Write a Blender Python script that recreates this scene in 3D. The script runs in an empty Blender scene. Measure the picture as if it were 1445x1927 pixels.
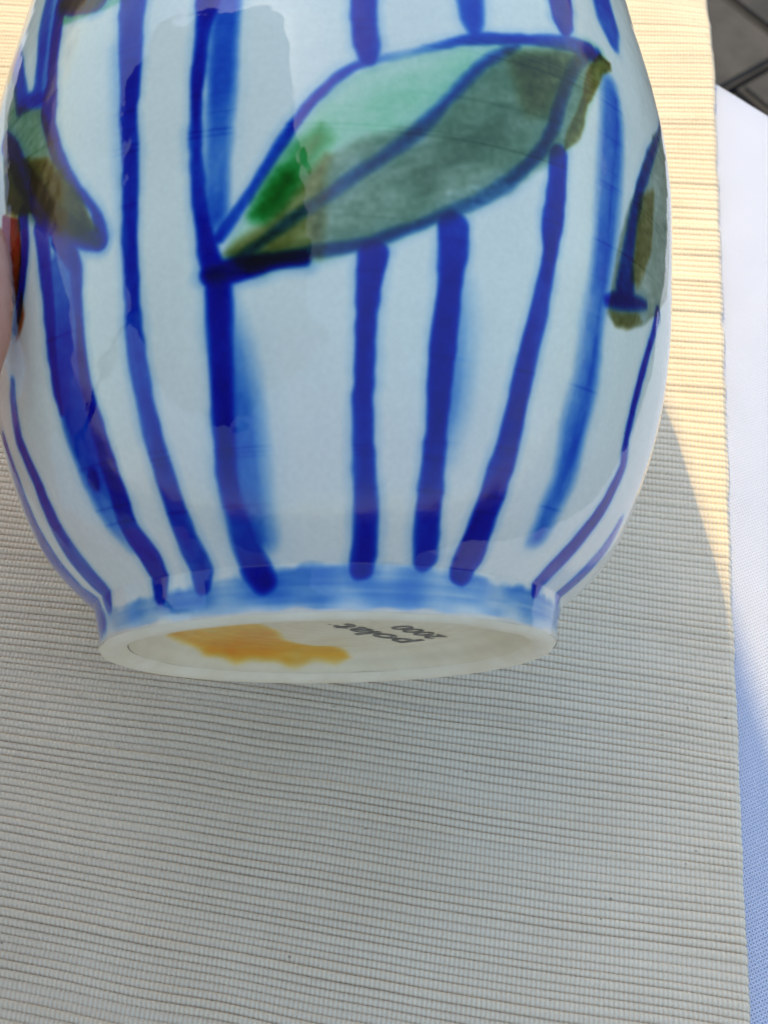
import bpy, bmesh, math, random
import numpy as np
from mathutils import Vector, Matrix

random.seed(4)
rng = np.random.default_rng(7)
scene = bpy.context.scene
R = math.radians

# ------------------------------------------------------------------ camera
CAM_H = 0.37
cd = bpy.data.cameras.new("camera")
cam = bpy.data.objects.new("camera", cd)
scene.collection.objects.link(cam)
cam.location = (0, 0, CAM_H)
cam.rotation_euler = (R(90 - 59), 0, 0)
cd.sensor_fit = 'VERTICAL'
cd.sensor_height = 36.0
cd.sensor_width = 27.0
cd.lens = 36.0 * 2600 / 1927
cd.clip_start = 0.01
cd.clip_end = 200
cd.dof.use_dof = True
cd.dof.focus_distance = 0.345
cd.dof.aperture_fstop = 24.0
scene.camera = cam

# ------------------------------------------------------------------ sky and sun
SLOPE = Vector((-0.27, 0.33, 1.0))          # towards the sun, per metre of height
sdir = SLOPE.normalized()
elev = math.asin(sdir.z)
azim = math.atan2(sdir.x, sdir.y)
world = bpy.data.worlds.new("World")
scene.world = world
world.use_nodes = True
nt = world.node_tree
sky = nt.nodes.new("ShaderNodeTexSky")
sky.sky_type = 'NISHITA'
sky.sun_disc = False
sky.sun_elevation = elev
sky.sun_rotation = azim
sky.air_density = 2.0
sky.dust_density = 2.2
sky.ozone_density = 4.0
bg = nt.nodes["Background"]
bg.inputs["Strength"].default_value = 0.15
nt.links.new(sky.outputs[0], bg.inputs[0])
sl = bpy.data.lights.new("sun", 'SUN')
sl.energy = 2.0
sl.angle = R(0.53)
sl.color = (1.0, 0.75, 0.28)
sun = bpy.data.objects.new("sun", sl)
scene.collection.objects.link(sun)
sun.rotation_euler = sdir.to_track_quat('Z', 'Y').to_euler()
sun.location = sdir * 5

vs = scene.view_settings
vs.view_transform = 'Standard'
vs.look = 'None'
vs.exposure = 0.74
vs.gamma = 1.0
vs.use_curve_mapping = False

# ------------------------------------------------------------------ helpers
def link(o, parent=None):
    scene.collection.objects.link(o)
    if parent is not None:
        o.parent = parent
    return o

def mesh_obj(name, verts, faces, mat, parent=None, smooth=True):
    me = bpy.data.meshes.new(name)
    verts = np.asarray(verts, dtype=np.float32)
    me.from_pydata(verts.tolist(), [], faces if isinstance(faces, list) else faces.tolist())
    if mat: me.materials.append(mat)
    if smooth:
        me.polygons.foreach_set("use_smooth", np.ones(len(me.polygons), dtype=bool))
    me.update()
    return link(bpy.data.objects.new(name, me), parent)

def quad_mesh(name, verts, quads):
    """fast mesh from numpy quads"""
    me = bpy.data.meshes.new(name)
    n, m = len(verts), len(quads)
    me.vertices.add(n)
    me.vertices.foreach_set("co", np.asarray(verts, np.float32).ravel())
    me.loops.add(m * 4)
    me.loops.foreach_set("vertex_index", np.asarray(quads, np.int32).ravel())
    me.polygons.add(m)
    me.polygons.foreach_set("loop_start", np.arange(m, dtype=np.int32) * 4)
    me.update(calc_edges=True)
    me.polygons.foreach_set("use_smooth", np.ones(m, dtype=bool))
    return me

def grid_quads(nr, nc, wrap):
    r = np.arange(nr - 1)[:, None]
    c = np.arange(nc if wrap else nc - 1)[None, :]
    c2 = (c + 1) % nc
    return np.stack([r * nc + c, r * nc + c2, (r + 1) * nc + c2, (r + 1) * nc + c], -1).reshape(-1, 4)

def empty(name, loc=(0, 0, 0)):
    o = bpy.data.objects.new(name, None)
    o.empty_display_size = 0.05
    o.location = loc
    return link(o)

def tag(o, label=None, cat=None, group=None, kind=None):
    if label: o["label"] = label
    if cat: o["category"] = cat
    if group: o["group"] = group
    if kind: o["kind"] = kind
    return o

def noise2(x, y, seed):
    """smooth value noise, unit cells, -1..1"""
    g = np.random.default_rng(seed).uniform(-1, 1, (64, 64))
    xi = np.floor(x).astype(int); yi = np.floor(y).astype(int)
    fx = x - xi; fy = y - yi
    fx = fx * fx * (3 - 2 * fx); fy = fy * fy * (3 - 2 * fy)
    a = g[xi % 64, yi % 64]; b = g[(xi + 1) % 64, yi % 64]
    c = g[xi % 64, (yi + 1) % 64]; d = g[(xi + 1) % 64, (yi + 1) % 64]
    return (a * (1 - fx) + b * fx) * (1 - fy) + (c * (1 - fx) + d * fx) * fy

def sstep(e0, e1, v):
    t = np.clip((v - e0) / (e1 - e0), 0, 1)
    return t * t * (3 - 2 * t)

class N:
    """tiny node helper"""
    def __init__(self, name):
        self.m = bpy.data.materials.new(name)
        self.m.use_nodes = True
        self.t = self.m.node_tree
        self.b = self.t.nodes["Principled BSDF"]
    def n(self, typ, **kw):
        o = self.t.nodes.new(typ)
        for k, v in kw.items():
            if k.startswith('i_'):
                key = k[2:]
                o.inputs[int(key) if key.isdigit() else key].default_value = v
            else:
                setattr(o, k, v)
        return o
    def l(self, a, b):
        self.t.links.new(a, b)
    def math(self, op, a, b=None, c=None):
        o = self.n("ShaderNodeMath", operation=op)
        for i, v in enumerate((a, b, c)):
            if v is None: continue
            if isinstance(v, (int, float)): o.inputs[i].default_value = v
            else: self.l(v, o.inputs[i])
        return o.outputs[0]
    def mix(self, fac, a, b, mode='MIX'):
        o = self.n("ShaderNodeMix", data_type='RGBA', blend_type=mode)
        for i, v in ((0, fac), (6, a), (7, b)):
            if isinstance(v, (int, float)): o.inputs[i].default_value = v
            elif isinstance(v, tuple): o.inputs[i].default_value = v
            else: self.l(v, o.inputs[i])
        return o.outputs[2]
    def ramp(self, fac, stops):
        o = self.n("ShaderNodeValToRGB")
        e = o.color_ramp.elements
        while len(e) < len(stops): e.new(0.5)
        for s, (p, c) in zip(e, stops):
            s.position = p; s.color = c
        self.l(fac, o.inputs[0])
        return o.outputs[0]
    def noise(self, vec, scale, detail=3.0, rough=0.55):
        o = self.n("ShaderNodeTexNoise")
        o.inputs["Scale"].default_value = scale
        o.inputs["Detail"].default_value = detail
        o.inputs["Roughness"].default_value = rough
        if vec is not None: self.l(vec, o.inputs["Vector"])
        return o.outputs[0]
    def bump(self, h, strength, dist, normal=None):
        o = self.n("ShaderNodeBump")
        o.inputs["Strength"].default_value = strength
        o.inputs["Distance"].default_value = dist
        self.l(h, o.inputs["Height"])
        if normal is not None: self.l(normal, o.inputs["Normal"])
        return o.outputs[0]
    def coord(self, which="Object"):
        return self.n("ShaderNodeTexCoord").outputs[which]
    def set(self, **kw):
        for k, v in kw.items():
            self.b.inputs[k.replace('_', ' ')].default_value = v

def g(v): return (v, v, v, 1)

# ------------------------------------------------------------------ materials
def mat_glaze():
    k = N("glazed_porcelain")
    at = k.n("ShaderNodeAttribute", attribute_name="paint").outputs["Color"]
    co = k.coord()
    grain = k.noise(co, 900, 2)
    col = k.mix(0.16, at, k.ramp(grain, [(0.3, g(.55)), (0.75, g(1))]), 'MULTIPLY')
    spot = k.n("ShaderNodeTexVoronoi", i_Scale=52.0)
    k.l(co, spot.inputs["Vector"])
    sp = k.ramp(spot.outputs["Distance"], [(0.012, g(.25)), (0.02, g(1))])
    col = k.mix(1.0, col, sp, 'MULTIPLY')
    k.l(col, k.b.inputs["Base Color"])
    k.set(Roughness=0.04, IOR=1.5)
    k.b.inputs["Coat Weight"].default_value = 0.0
    k.b.inputs["Coat Roughness"].default_value = 0.02
    h1 = k.noise(co, 38, 3)
    h2 = k.noise(co, 260, 2)
    bb = k.bump(h1, 0.22, 0.004)
    bb = k.bump(h2, 0.06, 0.0006, bb)
    k.l(bb, k.b.inputs["Normal"])
    return k.m

def mat_bisque(paint=False):
    k = N("bare_clay_painted" if paint else "bare_clay")
    co = k.coord()
    c = k.ramp(k.noise(co, 120, 4), [(0.3, (.78, .66, .48, 1)), (0.7, (.86, .76, .60, 1))])
    if paint:
        at = k.n("ShaderNodeAttribute", attribute_name="paint").outputs["Color"]
        c = k.mix(1.0, c, at, 'MULTIPLY')
    k.l(c, k.b.inputs["Base Color"])
    k.set(Roughness=0.62 if not paint else 0.34)
    k.l(k.bump(k.noise(co, 700, 3), 0.25, 0.0005), k.b.inputs["Normal"])
    return k.m

def mat_ink():
    k = N("stamped_ink")
    co = k.coord()
    k.l(k.ramp(k.noise(co, 500, 3), [(0.35, (.07, .065, .06, 1)), (0.75, (.32, .29, .25, 1))]), k.b.inputs["Base Color"])
    k.set(Roughness=0.6)
    return k.m

def mat_runner():
    k = N("ribbed_cotton")
    co = k.coord()
    sep = k.n("ShaderNodeSeparateXYZ"); k.l(co, sep.inputs[0])
    wob = k.noise(co, 60, 2)
    # warp threads: beads along every rib
    u = k.math('MULTIPLY_ADD', wob, 0.0009, sep.outputs[0])
    bead = k.math('SINE', k.math('MULTIPLY', u, 2 * math.pi / 0.00125))
    bead = k.math('MULTIPLY_ADD', bead, 0.5, 0.5)
    # natural slubs, stretched along the ribs
    mp = k.n("ShaderNodeMapping"); k.l(co, mp.inputs[0]); mp.inputs["Scale"].default_value = (7, 300, 1)
    slub = k.noise(mp.outputs[0], 1.0, 3, 0.6)
    patch = k.noise(co, 28, 4, 0.6)
    base = k.ramp(patch, [(0.25, (.80, .655, .48, 1)), (0.75, (.88, .74, .56, 1))])
    base = k.mix(0.14, base, k.ramp(slub, [(0.25, g(.62)), (0.55, g(1))]), 'MULTIPLY')
    base = k.mix(0.2, base, k.ramp(bead, [(0.0, g(.55)), (0.5, g(1))]), 'MULTIPLY')
    vo = k.n("ShaderNodeTexVoronoi", i_Scale=120.0); k.l(co, vo.inputs["Vector"])
    fleck = k.ramp(vo.outputs["Distance"], [(0.02, g(.4)), (0.07, g(1))])
    keep = k.ramp(k.noise(co, 75, 1), [(0.53, g(0)), (0.57, g(1))])
    base = k.mix(keep, base, k.mix(1.0, base, fleck, 'MULTIPLY'))
    k.l(base, k.b.inputs["Base Color"])
    k.set(Roughness=0.9)
    k.b.inputs["Sheen Weight"].default_value = 0.15
    fuzz = k.noise(co, 1900, 2)
    hh = k.math('MULTIPLY_ADD', fuzz, 0.7, bead)
    k.l(k.bump(hh, 0.75, 0.00032), k.b.inputs["Normal"])
    return k.m

def mat_cloth():
    k = N("white_table_linen")
    co = k.coord()
    sep = k.n("ShaderNodeSeparateXYZ"); k.l(co, sep.inputs[0])
    x, y = sep.outputs[0], sep.outputs[1]
    wv = k.noise(co, 25, 2)
    a = k.math('SINE', k.math('MULTIPLY', k.math('MULTIPLY_ADD', y, 0.35, k.math('MULTIPLY_ADD', wv, .004, x)), 2 * math.pi / 0.00088))
    b = k.math('SINE', k.math('MULTIPLY', k.math('MULTIPLY_ADD', x, -0.45, y), 2 * math.pi / 0.00105))
    w = k.math('MULTIPLY_ADD', k.math('MULTIPLY', a, b), 0.5, 0.5)
    w = k.math('MULTIPLY_ADD', a, 0.25, w)
    col = k.mix(0.6, (.66, .70, .88, 1), k.ramp(w, [(0.05, g(.45)), (0.55, g(1))]), 'MULTIPLY')
    k.l(col, k.b.inputs["Base Color"])
    k.set(Roughness=0.85)
    k.l(k.bump(w, 0.9, 0.0004), k.b.inputs["Normal"])
    return k.m

def mat_skin():
    k = N("skin")
    co = k.coord()
    c = k.ramp(k.noise(co, 70, 4), [(0.3, (.66, .29, .19, 1)), (0.7, (.78, .40, .28, 1))])
    k.l(c, k.b.inputs["Base Color"])
    k.set(Roughness=0.42)
    k.b.inputs["Subsurface Weight"].default_value = 0.12
    k.b.inputs["Subsurface Radius"].default_value = (.004, .0016, .0008)
    mp = k.n("ShaderNodeMapping"); k.l(co, mp.inputs[0]); mp.inputs["Scale"].default_value = (1, 2.6, 1)
    h = k.noise(mp.outputs[0], 520, 4, 0.65)
    k.l(k.bump(h, 0.45, 0.0007), k.b.inputs["Normal"])
    return k.m

def mat_plain(name, c1, c2, scale, rough, bump=0.0, dist=0.001):
    k = N(name)
    co = k.coord()
    f = k.noise(co, scale, 5, 0.6)
    k.l(k.ramp(f, [(0.3, c1), (0.7, c2)]), k.b.inputs["Base Color"])
    k.set(Roughness=rough)
    if bump: k.l(k.bump(f, bump, dist), k.b.inputs["Normal"])
    return k.m

def mat_canopy():
    k = N("parasol_canvas")
    co = k.coord()
    k.l(k.ramp(k.noise(co, 300, 2), [(0.3, (.20, .24, .30, 1)), (0.7, (.25, .29, .36, 1))]), k.b.inputs["Base Color"])
    k.set(Roughness=0.85)
    tr = k.n("ShaderNodeBsdfTranslucent"); tr.inputs[0].default_value = (.30, .35, .42, 1)
    mx = k.n("ShaderNodeMixShader"); mx.inputs[0].default_value = 0.15
    k.l(k.b.outputs[0], mx.inputs[1]); k.l(tr.outputs[0], mx.inputs[2])
    k.l(mx.outputs[0], k.t.nodes["Material Output"].inputs[0])
    return k.m

M_glaze = mat_glaze()
M_clay = mat_bisque()
M_base = mat_bisque(True)
M_ink = mat_ink()
M_runner = mat_runner()
M_cloth = mat_cloth()
M_skin = mat_skin()
M_nail = mat_plain("fingernail", (.62, .40, .33, 1), (.70, .48, .42, 1), 90, .25)
M_paver = mat_plain("dark_concrete_paver", (.020, .020, .022, 1), (.062, .056, .052, 1), 16, .9, .8, .006)
M_sand = mat_plain("joint_sand", (.02, .019, .018, 1), (.04, .037, .034, 1), 60, .95, .5, .003)
M_wood = mat_plain("dark_table_wood", (.10, .06, .035, 1), (.16, .10, .06, 1), 12, .5)
M_metal = mat_plain("painted_steel", (.30, .30, .30, 1), (.36, .36, .36, 1), 20, .4)
M_canvas = mat_canopy()

# ------------------------------------------------------------------ pavement
GZ = -0.74
yaw = 5.6
pav = mesh_obj("pavement", [(-6, -6, GZ - .03), (8, -6, GZ - .03), (8, 8, GZ - .03), (-6, 8, GZ - .03)], [[0, 1, 2, 3]], M_sand, smooth=False)
tag(pav, "grey paved ground below the table", kind="structure")
def paver_mesh():
    bm = bmesh.new()
    bmesh.ops.create_cube(bm, size=1.0)
    for v in bm.verts:
        v.co = Vector((v.co.x * .194, v.co.y * .194, v.co.z * .05))
    bmesh.ops.bevel(bm, geom=[e for e in bm.edges if all(v.co.z > 0 for v in e.verts)], offset=.006, segments=2, affect='EDGES')
    me = bpy.data.meshes.new("paver"); bm.to_mesh(me); bm.free()
    me.materials.append(M_paver)
    return me
pm = paver_mesh()
pr = random.Random(3)
rot = Matrix.Rotation(R(36), 2)
for i in range(-5, 9):
    for j in range(-5, 9):
        q = rot @ Vector((i * .2 + (.1 if j % 2 else 0), j * .2)) + Vector((.38, 1.10))
        o = bpy.data.objects.new("paver", pm)
        o.location = (q.x, q.y, GZ - .025 + pr.uniform(-.003, .002))
        o.rotation_euler = (pr.uniform(-.008, .008), pr.uniform(-.008, .008), R(36) + pr.uniform(-.012, .012))
        link(o, pav)

# ------------------------------------------------------------------ round table under its cloth
TC = Vector((-0.19, 0.09)); TR = 0.472
table = empty("cafe_table", (TC.x, TC.y, GZ))
tag(table, "round wooden cafe table hidden under the white cloth", "table")
def lathe(prof, seg=64, close=False):
    v = []; f = []
    for r, z in prof:
        for s in range(seg):
            a = 2 * math.pi * s / seg
            v.append((r * math.cos(a), r * math.sin(a), z))
    for i in range(len(prof) - 1):
        for s in range(seg):
            f.append([i * seg + s, i * seg + (s + 1) % seg, (i + 1) * seg + (s + 1) % seg, (i + 1) * seg + s])
    return v, f
H0 = -GZ
mesh_obj("tabletop", *lathe([(0.001, H0 - .036), (TR - .044, H0 - .036), (TR - .036, H0 - .030), (TR - .036, H0 - .010), (TR - .042, H0 - .0035), (.001, H0 - .0035)], 96), M_wood, table)
mesh_obj("pedestal", *lathe([(.03, H0 - .036), (.03, .05), (.05, .03), (.22, .012), (.22, 0.0), (.001, 0.0)], 48), M_metal, table)

# white tablecloth: flat top, rounded edge, skirt falling in folds
def build_cloth():
    prof = []
    for r in np.linspace(0.0005, TR - .03, 60): prof.append((r, -.0016, 0))
    for a in np.linspace(0, 90, 12)[1:]:
        prof.append((TR - .03 + .03 * math.sin(R(a)) * .999, -.0016 - .03 * (1 - math.cos(R(a))), .02 * (a / 90) ** 2))
    for z in np.linspace(.04, .30, 16): prof.append((TR, -.0016 - z, min(1, z * 4)))
    seg = 360
    a = np.linspace(0, 2 * np.pi, seg, endpoint=False)
    V = []
    for r, z, w in prof:
        fold = w * (.016 * np.sin(a * 17 + 1.3) + .012 * np.sin(a * 11 + 4) + .006 * np.sin(a * 29))
        rr = r + fold + .01 * w
        x = rr * np.cos(a) + TC.x; y = rr * np.sin(a) + TC.y
        # shallow creases pressed into the top
        dz = 0.0022 * noise2(x * 20 + 3, y * 12, 21) + .0010 * np.abs(noise2(x * 9 + y * 26, x * 4 - y * 3, 23)) + .0006 * noise2(x * 60, y * 60, 5)
        dz = np.where(r < .01, 0, dz) * (1 - w)
        V.append(np.stack([x, y, np.full(seg, z) + dz], -1))
    V = np.concatenate(V)
    me = quad_mesh("tablecloth", V, grid_quads(len(prof), seg, True))
    me.materials.append(M_cloth)
    return link(bpy.data.objects.new("tablecloth", me))
tag(build_cloth(), "white woven tablecloth with its edge hanging over the paved ground", "tablecloth")

# ------------------------------------------------------------------ ribbed runner
def build_runner():
    pitch = 0.00233
    E0 = np.array([0.0927, 0.0697]); dv = np.array([math.sin(R(yaw)), math.cos(R(yaw))]); du = np.array([dv[1], -dv[0]])
    width = 0.36
    v0, v1 = -0.16, 0.56
    nrib = int((v1 - v0) / pitch)
    per = 8
    fpos = np.array([0, .045, .11, .24, .5, .76, .89, .955]); fhgt = np.array([0, .32, .62, .88, 1.0, .88, .62, .32])
    # rib pitch and height vary from rib to rib
    wid = pitch * (1 + .10 * rng.normal(size=nrib).clip(-2, 2))
    wid *= (v1 - v0) / wid.sum()
    edges = v0 + np.concatenate([[0], np.cumsum(wid)])
    amp = 0.00112 * (1 + .18 * rng.normal(size=nrib).clip(-2, 2))
    ri = np.repeat(np.arange(nrib), per)
    v = edges[ri] + np.tile(fpos, nrib) * wid[ri]
    hgt = amp[ri] * np.tile(fhgt, nrib)
    # columns run from the right selvage (0) to the left
    un = np.concatenate([np.linspace(0, .01, 12), np.linspace(.01, .25, 110)[1:], np.linspace(.25, width - .004, 12)[1:], [width]])
    U, Vv = np.meshgrid(un, v)
    Hh = np.repeat(hgt[:, None], len(un), 1)
    # ribs wander a little, bow near the edge, and the selvage is uneven
    wav = .0011 * noise2(U * 14, Vv * 9 + 5, 11) + .0004 * noise2(U * 45, Vv * 40, 12)
    bow = U * np.interp(Vv, [-.05, .0, .12, .22, .34], [.085, .075, .03, -.02, -.055])
    edge_w = (.0009 * noise2(Vv * 26, Vv * 0 + 3.5, 13) + .0004 * noise2(Vv * 140, Vv * 0 + 9.5, 14)) * np.exp(-U / .01)
    lone = .5 + .5 * noise2(U * 30, Vv * 120, 17)
    Hh = Hh * (.75 + .4 * lone)
    Ux = U + edge_w
    Vx = Vv + wav + bow
    P = E0 + Ux[..., None] * -du + Vx[..., None] * dv
    # slight swell of the fabric, lying on the cloth
    z = .0013 + .0009 * (noise2(U * 9 + 2, Vv * 9, 15) + 1) * .5 + Hh
    # roll of the selvage down to the cloth
    z -= np.clip(1 - U / .0016, 0, 1) ** 2 * .0013
    # over the table edge: bends down in a stiff curve
    d = np.hypot(P[..., 0] - TC.x, P[..., 1] - TC.y) - (TR - .012)
    d = np.clip(d, 0, None)
    Rb = .11
    ang = np.clip(d / Rb, 0, 1.25)
    drop = Rb * (1 - np.cos(ang)) + np.clip(d / Rb - 1.25, 0, None) * Rb * math.sin(1.25)
    pull = d - (Rb * np.sin(ang) + np.clip(d / Rb - 1.25, 0, None) * Rb * math.cos(1.25))
    rad = np.stack([P[..., 0] - TC.x, P[..., 1] - TC.y], -1)
    rad /= np.linalg.norm(rad, axis=-1, keepdims=True)
    P = P - rad * pull[..., None]
    # ripple in the hanging end
    P[..., 0] += np.clip(d, 0, .1) * .03 * np.sin(Vv * 60 + 1.0)
    co = np.stack([P[..., 0], P[..., 1], z - drop], -1)
    nr, nc = U.shape
    top = co.reshape(-1, 3)
    q = grid_quads(nr, nc, False)
    # thickness: right selvage turned under
    low = co[:, 0, :].copy(); low[:, 2] -= .0011; low[:, :2] += du * -.0004
    nb = len(top)
    allv = np.concatenate([top, low])
    i = np.arange(nr - 1)
    side = np.stack([i * nc, (i + 1) * nc, nb + i + 1, nb + i], -1)
    q = np.concatenate([q[:, ::-1], side[:, ::-1]])
    # local frame: x across, y along
    o = bpy.data.objects.new("table_runner", None)
    M = Matrix(((du[0], dv[0], 0, E0[0]), (du[1], dv[1], 0, E0[1]), (0, 0, 1, 0), (0, 0, 0, 1)))
    Mi = np.array(M.inverted())
    allv = allv @ Mi[:3, :3].T + Mi[:3, 3]
    me = quad_mesh("table_runner", allv, q)
    me.materials.append(M_runner)
    o = bpy.data.objects.new("table_runner", me)
    o.matrix_world = M
    return link(o)
tag(build_runner(), "cream ribbed cotton table runner lying over the white tablecloth", "table runner")

# ------------------------------------------------------------------ vase
TK = np.array([.009, .016, .026, .04, .06, .085, .11, .135, .16, .18, .196, .208, .216, .222, .228, .233])
RK = np.array([0.05197, 0.05969, 0.06645, 0.0721, 0.07713, 0.07964, 0.08, 0.07581, 0.0709, 0.0668, .0610, .0545, .0505, .0490, .0500, .0525])
RF = 0.05033
def spl(x, y, xq):
    n = len(x); h = np.diff(x); A = np.eye(n); b = np.zeros(n)
    for i in range(1, n - 1):
        A[i, i - 1] = h[i - 1]; A[i, i] = 2 * (h[i - 1] + h[i]); A[i, i + 1] = h[i]
        b[i] = 6 * ((y[i + 1] - y[i]) / h[i] - (y[i] - y[i - 1]) / h[i - 1])
    m = np.linalg.solve(A, b)
    k = np.clip(np.searchsorted(x, xq) - 1, 0, n - 2)
    a = x[k + 1] - xq; c = xq - x[k]; hk = h[k]
    return (m[k] * a**3 + m[k + 1] * c**3) / (6 * hk) + (y[k] / hk - m[k] * hk / 6) * a + (y[k + 1] / hk - m[k + 1] * hk / 6) * c
def radius(t):
    t = np.asarray(t, float)
    return np.where(t < .009, RF + (RK[0] - RF) * (np.clip(t, 0, .009) / .009) ** 1.5, spl(TK, RK, np.maximum(t, .009)))

VASE_M = Matrix(((0.999988, 0.0, -0.004831, -0.012163732), (0.004621, 0.291421, 0.956584, 0.132366455), (0.001408, -0.956595, 0.291418, 0.089403276), (0, 0, 0, 1)))

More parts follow.
